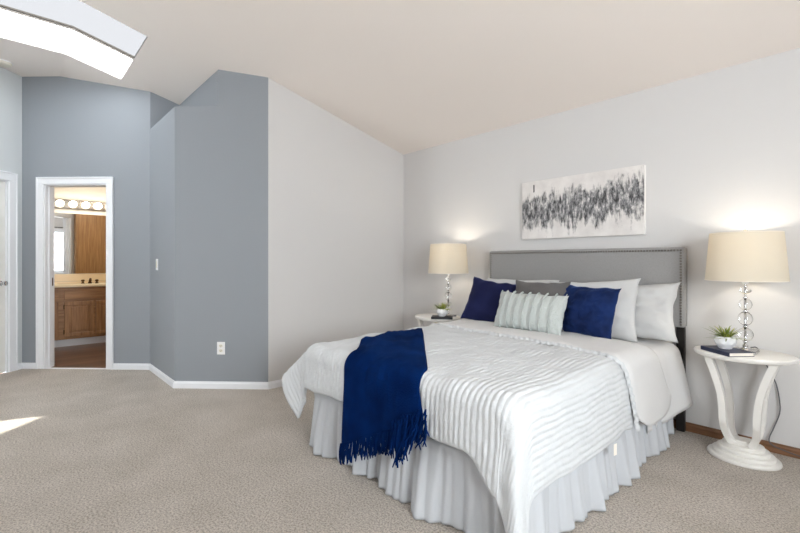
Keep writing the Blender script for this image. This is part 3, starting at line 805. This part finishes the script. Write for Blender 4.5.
# ------------------------------------------------------------------ pedestal tables, lamps, books, plants
TH = 0.63
def make_table(label, loc):
    t = thing('pedestal_table', label, 'table', loc, 0, 'white oval pedestal bedside tables')
    bm = bmesh.new(); lathe(bm, [(.90, TH - .030), (.965, TH - .026), (.992, TH - .018), (1.0, TH - .010), (.99, TH - .002), (.975, TH)], 72, .245, .205)
    tp = mk('table_top', bm, 'white_lacquer', t, True)
    bm = bmesh.new()
    for k, (a, zz) in enumerate(((1.0, 0.0), (.86, .022), (.72, .044), (.58, .066))):
        lathe(bm, [(a * .975, zz), (a * .992, zz + .003), (a, zz + .007), (a, zz + .013), (a * .992, zz + .018), (a * .975, zz + .0215), (a * .95, zz + .0225)], 64, .176, .150)
    bs = mk('base', bm, 'white_lacquer', t, True)
    bm = bmesh.new(); box(bm, -.052, .052, -.048, .048, .085, .112, .004, 2); mk('centre_block', bm, 'white_lacquer', t)
    for sx in (-1, 1):
        for sy in (-1, 1):
            bm = bmesh.new()
            prof = [(.152, TH - .030), (.138, .56), (.112, .48), (.090, .39), (.081, .31), (.078, .24), (.074, .180), (.060, .122), (.040, .090)]
            n = 36; pts = []
            import bisect
            m_ = len(prof) - 1
            for i in range(n + 1):                       # Catmull-Rom through the profile
                x = i / n * m_; k = min(int(x), m_ - 1); f = x - k
                P = [Vector((*prof[max(0, min(m_, k + o))], 0)) for o in (-1, 0, 1, 2)]
                q = 0.5 * ((2 * P[1]) + (P[2] - P[0]) * f + (2 * P[0] - 5 * P[1] + 4 * P[2] - P[3]) * f * f + (-P[0] + 3 * P[1] - 3 * P[2] + P[3]) * f ** 3)
                pts.append((q.x, q.y))
            rings = []
            for i, (r, z) in enumerate(pts):
                a_ = pts[max(0, i - 1)]; b_ = pts[min(n, i + 1)]
                tx, tz = b_[0] - a_[0], b_[1] - a_[1]; l_ = math.hypot(tx, tz); nx, nz_ = -tz / l_, tx / l_
                hw = 0.018 + 0.006 * smoothstep(.35, .1, z); ht = 0.017
                yc = 0.104 - 0.062 * smoothstep(.24, .09, z)
                ring = []
                for (o1, o2) in ((-1, -1), (1, -1), (1, 1), (-1, 1)):
                    ring.append(bm.verts.new((sx * (r + nx * ht * o1), sy * yc + hw * o2, z + nz_ * ht * o1 if z < TH - .035 else z)))
                rings.append(ring)
            for r0, r1 in zip(rings, rings[1:]):
                for i in range(4): bm.faces.new((r0[i], r0[(i + 1) % 4], r1[(i + 1) % 4], r1[i]))
            bm.faces.new(rings[0]); bm.faces.new(rings[-1])
            rid = {v: k for k, ring in enumerate(rings) for v in ring}
            bmesh.ops.bevel(bm, geom=[e for e in bm.edges if rid[e.verts[0]] != rid[e.verts[1]]], offset=.0028, segments=2, affect='EDGES')
            mk('leg', bm, 'white_lacquer', t, True)
    return t
def copy_tree(o, parent=None):
    c = o.copy(); COL.objects.link(c); c.parent = parent
    for ch in list(o.children):
        copy_tree(ch, c)
    return c
TR = Vector((-0.485, 3.222, 0)); TL = Vector((-2.86, 3.14, 0))
def make_lamp(label, loc):
    g = 'crystal table lamps on the bedside tables'
    t = thing('table_lamp', label, 'lamp', loc, 0, g)
    bm = bmesh.new(); box(bm, -.058, .058, -.058, .058, 0.0, .018, .003, 2); mk('base', bm, 'crystal', t)
    bm = bmesh.new()
    lathe(bm, [(.030, .018), (.026, .024), (.012, .032), (.016, .040), (.008, .050), (.0045, .055), (.0045, .41), (.012, .412), (.014, .418), (.006, .425)], 20)
    mk('stem', bm, 'chrome', t, True)
    for z, rx, rz in ((.107, .039, .040), (.201, .036, .041), (.285, .033, .034), (.366, .028, .021)):
        bm = bmesh.new(); n = 18
        prof = [(max(.0055, rx * math.sin(math.pi * i / n)), z - rz * math.cos(math.pi * i / n)) for i in range(n + 1)]
        lathe(bm, prof, 32, cap=False); mk('crystal_ball', bm, 'crystal', t, True)
    for z in (.062, .154, .244, .325, .392):
        bm = bmesh.new(); lathe(bm, [(.0055, z - .006), (.011, z - .004), (.012, z), (.011, z + .004), (.0055, z + .006)], 20); mk('collar', bm, 'chrome', t, True)
    bm = bmesh.new(); lathe(bm, [(.012, .405), (.016, .412), (.027, .432), (.027, .436), (.010, .440)], 24); mk('neck_cup', bm, 'pot_ceramic', t, True)
    bm = bmesh.new(); r0, r1, z0, z1 = .197, .174, .425, .712
    lathe(bm, [(r0, z0), (r1, z1), (r1 - .003, z1), (r0 - .003, z0), (r0, z0)], 64, cap=False)
    bmesh.ops.remove_doubles(bm, verts=bm.verts[:], dist=1e-5)
    sd = mk('lamp_shade', bm, 'shade_cloth', t, True)
    for z, r in ((z0 + .003, r0), (z1 - .003, r1)):
        bm = bmesh.new(); tube(bm, [(r * math.cos(a * math.pi / 32), r * math.sin(a * math.pi / 32), z) for a in range(65)], .0022, 6)
        mk('shade_rim', bm, 'paper', sd, True)
    bm = bmesh.new()
    for s in (-1, 1): tube(bm, [(0, 0, .437), (s * .03, 0, .47), (s * .05, 0, .55), (s * .03, 0, .66), (0, 0, .705)], .002, 6)
    for k in range(3): tube(bm, [(0, 0, .705), (r1 * math.cos(k * 2.094 + .5), r1 * math.sin(k * 2.094 + .5), .705)], .002, 6)
    mk('harp', bm, 'chrome', t, True)
    bm = bmesh.new(); lathe(bm, [(.003, .705), (.010, .712), (.012, .718), (.009, .726), (.002, .730)], 16); mk('finial', bm, 'crystal', t, True)
    bm = bmesh.new(); lathe(bm, [(.013, .437), (.014, .475), (.012, .48)], 16); mk('socket', bm, 'chrome', t, True)
    bm = bmesh.new(); lathe(bm, [(.010, .482), (.016, .51), (.028, .545), (.028, .565), (.018, .588), (.004, .594)], 20); mk('bulb', bm, 'bulb_lit', t, True)
    l = bpy.data.lights.new('bulb_light', 'POINT'); l.energy = LAMP_W; l.color = (1.0, .92, .80); l.shadow_soft_size = .03
    lo = bpy.data.objects.new('bulb_light', l); COL.objects.link(lo); lo.parent = t; lo.location = (0, 0, .632)
    return t
LAMP_W = 3.2
def make_book(label, loc, rz, w, d, h, cover, group=None):
    t = thing('hardback_book', label, 'book', loc, rz, group)
    bm = bmesh.new()
    box(bm, -w / 2, w / 2, -d / 2, d / 2, 0, .003, .0008, 1); box(bm, -w / 2, w / 2, -d / 2, d / 2, h - .003, h, .0008, 1); box(bm, -w / 2, w / 2, -d / 2, -d / 2 + .003, .003, h - .003)
    mk('cover', bm, cover, t)
    bm = bmesh.new(); box(bm, -w / 2 + .004, w / 2 - .003, -d / 2 + .003, d / 2 - .004, .003, h - .003); mk('pages', bm, 'paper', t)
    return t
def make_plant(label, loc, sc=1.0, seed=1):
    rnd = random.Random(seed)
    t = thing('potted_plant', label, 'plant', loc, 0, 'succulents in white faceted pots'); t.scale = (sc, sc, sc)
    bm = bmesh.new(); rings = []
    prof = [(.032, 0), (.034, .004), (.053, .030), (.056, .052), (.050, .072)]
    for k, (r, z) in enumerate(prof):
        rings.append([bm.verts.new((r * math.cos(2 * math.pi * (i + .5 * (k % 2)) / 8), r * math.sin(2 * math.pi * (i + .5 * (k % 2)) / 8), z)) for i in range(8)])
    for k, (a_, b_) in enumerate(zip(rings, rings[1:])):
        for i in range(8):
            if k % 2 == 0: tri = [(a_[i], a_[(i + 1) % 8], b_[i]), (a_[(i + 1) % 8], b_[(i + 1) % 8], b_[i])]
            else: tri = [(a_[i], b_[(i + 1) % 8], b_[i]), (a_[i], a_[(i + 1) % 8], b_[(i + 1) % 8])]
            for q in tri: bm.faces.new(q)
    bm.faces.new(rings[0][::-1])
    inner = [bm.verts.new((v.co.x * .9, v.co.y * .9, .072)) for v in rings[-1]]; low = [bm.verts.new((v.co.x * .88, v.co.y * .88, .058)) for v in rings[-1]]
    for i in range(8):
        bm.faces.new((rings[-1][i], rings[-1][(i + 1) % 8], inner[(i + 1) % 8], inner[i])); bm.faces.new((inner[i], inner[(i + 1) % 8], low[(i + 1) % 8], low[i]))
    mk('pot', bm, 'pot_ceramic', t)
    bm = bmesh.new(); lathe(bm, [(.047, .056), (.046, .062), (.02, .066)], 16); mk('soil', bm, 'soil', t, True)
    bm = bmesh.new()
    for k in range(64):
        az = rnd.uniform(0, 2 * math.pi); el = rnd.uniform(.10, 1.30); ln = rnd.uniform(.075, .125) * (1.05 if el < .8 else .75)
        o = Vector((rnd.uniform(-.016, .016), rnd.uniform(-.016, .016), .062)); wd = rnd.uniform(.005, .008)
        hd = Vector((math.cos(az), math.sin(az), 0)); sd_ = Vector((-math.sin(az), math.cos(az), 0)); rows = []
        for i in range(6):
            u = i / 5; e = el - .55 * u
            c = o + hd * (ln * u * math.cos(el) + .012 * u * u) + Vector((0, 0, ln * u * math.sin(el) - .020 * u * u * math.cos(el)))
            w_ = wd * (1 - u) ** .6 * (.6 + .8 * u) + .0004
            rows.append([bm.verts.new(c - sd_ * w_), bm.verts.new(c + Vector((0, 0, -.002 * (1 - u)))), bm.verts.new(c + sd_ * w_), bm.verts.new(c + Vector((0, 0, .0022 * (1 - u))))])
        mi = 1 if rnd.random() < .4 else 0
        for a_, b_ in zip(rows, rows[1:]):
            for i in range(4): bm.faces.new((a_[i], a_[(i + 1) % 4], b_[(i + 1) % 4], b_[i])).material_index = mi
        bm.faces.new(rows[-1]).material_index = mi
    mk('foliage', bm, ['leaf_green', 'leaf_yellow'], t, True)
    return t
tab = make_table('white oval pedestal table right of the bed, under the larger-looking lamp', TR)
tab2 = copy_tree(tab); tab2.location = TL; tab2['label'] = 'white oval pedestal table left of the bed, mostly hidden by the bedding'
lamp = make_lamp('crystal-ball table lamp with cream drum shade right of the bed', (-0.476, 3.232, TH))
lamp2 = copy_tree(lamp); lamp2.location = (-2.765, 3.19, TH); lamp2['label'] = 'crystal-ball table lamp with cream drum shade left of the bed'
bk = make_book('navy hardback book on the right bedside table under a plant', (-0.548, 3.128, TH), R(-40), .215, .150, .024, 'book_navy')
bk2 = make_book('black hardback book on the left bedside table under a plant', (-2.715, 3.045, TH), R(38), .20, .14, .020, 'book_black')
make_plant('succulent in white faceted pot on the navy book, right bedside table', (-0.556, 3.142, TH + .024), 1.0, 3)
make_plant('succulent in white faceted pot on the black book, left bedside table', (-2.722, 3.05, TH + .020), 1.0, 9)
bm = bmesh.new()
cp = [(-0.475, 3.415, TH + .0035), (-0.47, 3.428, TH + .0035), (-0.445, 3.443, TH - .005), (-0.40, 3.447, .52), (-0.362, 3.447, .43), (-0.345, 3.447, .33), (-0.344, 3.447, .25), (-0.372, 3.446, .15), (-0.392, 3.443, .085), (-0.384, 3.438, .055), (-0.35, 3.436, .040), (-0.25, 3.436, .022), (-0.1, 3.436, .012), (.05, 3.436, .008)]
dense = []
for i in range(len(cp) - 1):
    P = [Vector(cp[max(0, min(len(cp) - 1, i + o))]) for o in (-1, 0, 1, 2)]
    for k in range(5):
        f = k / 5; dense.append(0.5 * ((2 * P[1]) + (P[2] - P[0]) * f + (2 * P[0] - 5 * P[1] + 4 * P[2] - P[3]) * f * f + (-P[0] + 3 * P[1] - 3 * P[2] + P[3]) * f ** 3))
tube(bm, dense, .0032, 8)
tag(mk('power_cord', bm, 'cord_grey', None, True), 'thin dark grey lamp cord hanging behind the right bedside table', 'cord')

# ------------------------------------------------------------------ small fittings
def on_wall(o, p, d, side, s, z, off=0.0):
    m = oriented(p, d, side); o.matrix_world = m @ Matrix.Translation((s, off, z)); return o
ou = thing('wall_outlet', 'white duplex outlet low on the grey closet wall', 'outlet')
bm = bmesh.new(); box(bm, -.037, .037, 0, .006, -.058, .058, .003, 2); mk('cover_plate', bm, 'plastic_white', ou)
for dz in (-.022, .022):
    bm = bmesh.new(); lathe(bm, [(.0165, 0), (.0165, .003), (.015, .0035)], 24)
    for v in bm.verts: v.co = Vector((v.co.x, .005 + v.co.z, max(-.013, min(.013, v.co.y)) + dz))
    sk_ = mk('socket', bm, 'plastic_cream', ou)
    bm = bmesh.new()
    for x0 in (-.007, .005): box(bm, x0, x0 + .002, .0075, .0092, dz - .003, dz + .006)
    box(bm, -.002, .002, .0075, .0092, dz - .010, dz - .006)
    mk('slots', bm, 'dark_slot', sk_)
on_wall(ou, W, a1, 1, .440, .372)
sw = thing('light_switch', 'white rocker light switch on the angled grey wall', 'light switch')
bm = bmesh.new(); box(bm, -.037, .037, 0, .006, -.058, .058, .003, 2); mk('cover_plate', bm, 'plastic_white', sw)
bm = bmesh.new(); box(bm, -.017, .017, .005, .010, -.034, .034, .002, 1); mk('rocker', bm, 'plastic_cream', sw)
on_wall(sw, B, Vector((-1, 0)), 1, .625, 1.14)
bm = bmesh.new(); lathe(bm, [(.070, 0), (.070, -.010), (.064, -.026), (.045, -.036), (.012, -.038)], 32)
sd = mk('smoke_detector', bm, 'plastic_cream', None, True); sd.location = (-5.905, -0.03, TOP)
tag(sd, 'round cream smoke detector on the ceiling in the far left corner', 'smoke detector')
bm = bmesh.new(); lathe(bm, [(.078, 0), (.078, -.006), (.070, -.008)], 32); mk('mounting_plate', bm, 'plastic_white', sd)

# ------------------------------------------------------------------ bathroom
VX = -7.43
van = thing('bathroom_vanity', 'oak bathroom vanity seen through the doorway', 'cabinet', (VX, 1.0, 0))
Y0, Y1 = -0.33, 2.38
def vpart(o): o.location = -Vector((VX, 1.0, 0)); return o
bm = bmesh.new(); box(bm, -7.95, VX - .002, Y0, Y1, .10, .815); vpart(mk('body', bm, 'oak_flat', van))
bm = bmesh.new(); box(bm, -7.95, VX - .07, Y0, Y1, -.006, .10); vpart(mk('toe_kick', bm, 'white_trim', van))
def panel_door(name, y0, y1, z0, z1, handle=None, raised=True):
    bm = bmesh.new(); box(bm, VX - .001, VX + .018, y0, y1, z0, z1, .004, 2)
    if raised:
        f = .052
        # recessed field with a raised centre
        box(bm, VX + .016, VX + .026, y0, y1, z1 - f, z1, .004, 1); box(bm, VX + .016, VX + .026, y0, y1, z0, z0 + f, .004, 1)
        box(bm, VX + .016, VX + .026, y0, y0 + f, z0 + f, z1 - f, .004, 1); box(bm, VX + .016, VX + .026, y1 - f, y1, z0 + f, z1 - f, .004, 1)
        box(bm, VX + .014, VX + .023, y0 + f + .02, y1 - f - .02, z0 + f + .02, z1 - f - .02, .006, 1)
    o = vpart(mk(name, bm, 'oak' if raised else 'oak_flat', van))
    if handle:
        for z in (z0 + .07, z1 - .07):
            bm = bmesh.new(); box(bm, VX + .016, VX + .030, y0 - .012, y0 + .004, z - .03, z + .03, .002, 1)
            h = mk('hinge', bm, 'dark_brass', o)
    return o
panel_door('door', .20, .512, .135, .617, False); panel_door('drawer_front', .20, .512, .645, .782, raised=False)
panel_door('door', .575, .905, .135, .617, True); panel_door('drawer_front', .575, 1.25, .645, .782, raised=False)
panel_door('door', .93, 1.25, .135, .617, False)
panel_door('door', 1.32, 1.70, .135, .617, False); panel_door('drawer_front', 1.32, 1.70, .645, .782, raised=False)
panel_door('door', -.20, .14, .135, .617, False); panel_door('drawer_front', -.20, .14, .645, .782, raised=False)
bm = bmesh.new(); box(bm, -7.965, VX + .03, Y0, Y1, .815, .848, .008, 2)
ctop = tag(mk('countertop', bm, 'counter_cream'), 'cream bathroom countertop on the oak vanity', 'countertop')
bm = bmesh.new(); box(bm, -7.979, -7.966, Y0, Y1, .848, .985, .002, 1)
tag(mk('backsplash', bm, 'cream_tile'), 'cream square-tile backsplash under the bathroom mirror', 'backsplash')
fa = thing('faucet', 'small dark brass faucet on the bathroom countertop', 'faucet', (-7.80, .906, .848))
bm = bmesh.new(); lathe(bm, [(.026, 0), (.024, .012), (.016, .03), (.014, .05)], 20); tube(bm, [(0, 0, .045), (.03, 0, .07), (.08, 0, .068), (.105, 0, .045)], [.014, .013, .012, .010], 12); mk('spout', bm, 'dark_brass', fa, True)
for s in (-1, 1):
    bm = bmesh.new(); lathe(bm, [(.022, 0), (.018, .015), (.010, .025), (.021, .032), (.023, .05), (.012, .058)], 16, c=(0, s * .085, 0)); mk('handle', bm, 'dark_brass', fa, True)
bm = bmesh.new(); box(bm, -7.979, -7.972, Y0 + .02, Y1 - .02, .99, 1.885, .001, 1)
tag(mk('wall_mirror', bm, 'mirror_glass'), 'wide frameless bathroom mirror above the vanity', 'mirror')
lb = thing('vanity_light', 'metal strip light with round globe bulbs above the bathroom mirror', 'light', (-7.979, .9, 2.02))
bm = bmesh.new(); box(bm, 0, .035, -.46, .46, -.062, .062, .006, 2); mk('backplate', bm, 'strip_metal', lb)
for k in range(6):
    bm = bmesh.new(); r = bmesh.ops.create_uvsphere(bm, u_segments=24, v_segments=14, radius=.047)
    for v in r['verts']: v.co += Vector((.078, -.335 + k * .152, 0))
    mk('globe_bulb', bm, 'globe_lit', lb, True)
# tall oak linen cabinet behind the door wall (seen in the mirror)
lc = thing('linen_cabinet', 'tall oak cabinet reflected in the bathroom mirror', 'cabinet', (-5.75, 1.5, 0))
bm = bmesh.new(); box(bm, -.10, .12, -.55, .5, -.006, 2.2, .004, 1); mk('body', bm, 'oak_tall', lc)
for y0, y1 in ((-.54, -.02), (-.01, .48)):
    bm = bmesh.new(); box(bm, -.119, -.101, y0, y1, .06, 2.18, .003, 1); mk('door', bm, 'oak_tall', lc)

cl = thing('fill_dome_light', 'added unseen dome light that brightens the bathroom', 'added fill light', (-6.75, 1.1, 2.44))  # out-of-view dome, added to brighten the vanity fronts
bm = bmesh.new(); lathe(bm, [(.16, 0), (.16, -.02), (.15, -.022)], 32); mk('rim', bm, 'strip_metal', cl)
bm = bmesh.new(); lathe(bm, [(.148, -.015), (.14, -.045), (.10, -.075), (.04, -.09), (.005, -.092)], 32); mk('diffuser', bm, 'fill_dome_lit', cl, True)
bm = bmesh.new(); tube(bm, [(RIGHT_X - .07, WW[0] - .15, 2.27), (RIGHT_X - .07, WW[1] + .15, 2.27)], .013, 12)
rod = mk('curtain_rod', bm, 'black_metal', None, True); tag(rod, 'dark curtain rod over the window mirrored in the bathroom', 'curtain rod')
for y in (WW[0] - .08, WW[1] + .08):
    bm = bmesh.new(); tube(bm, [(RIGHT_X - .003, y, 2.27), (RIGHT_X - .07, y, 2.27)], .008, 8); mk('bracket', bm, 'black_metal', rod, True)
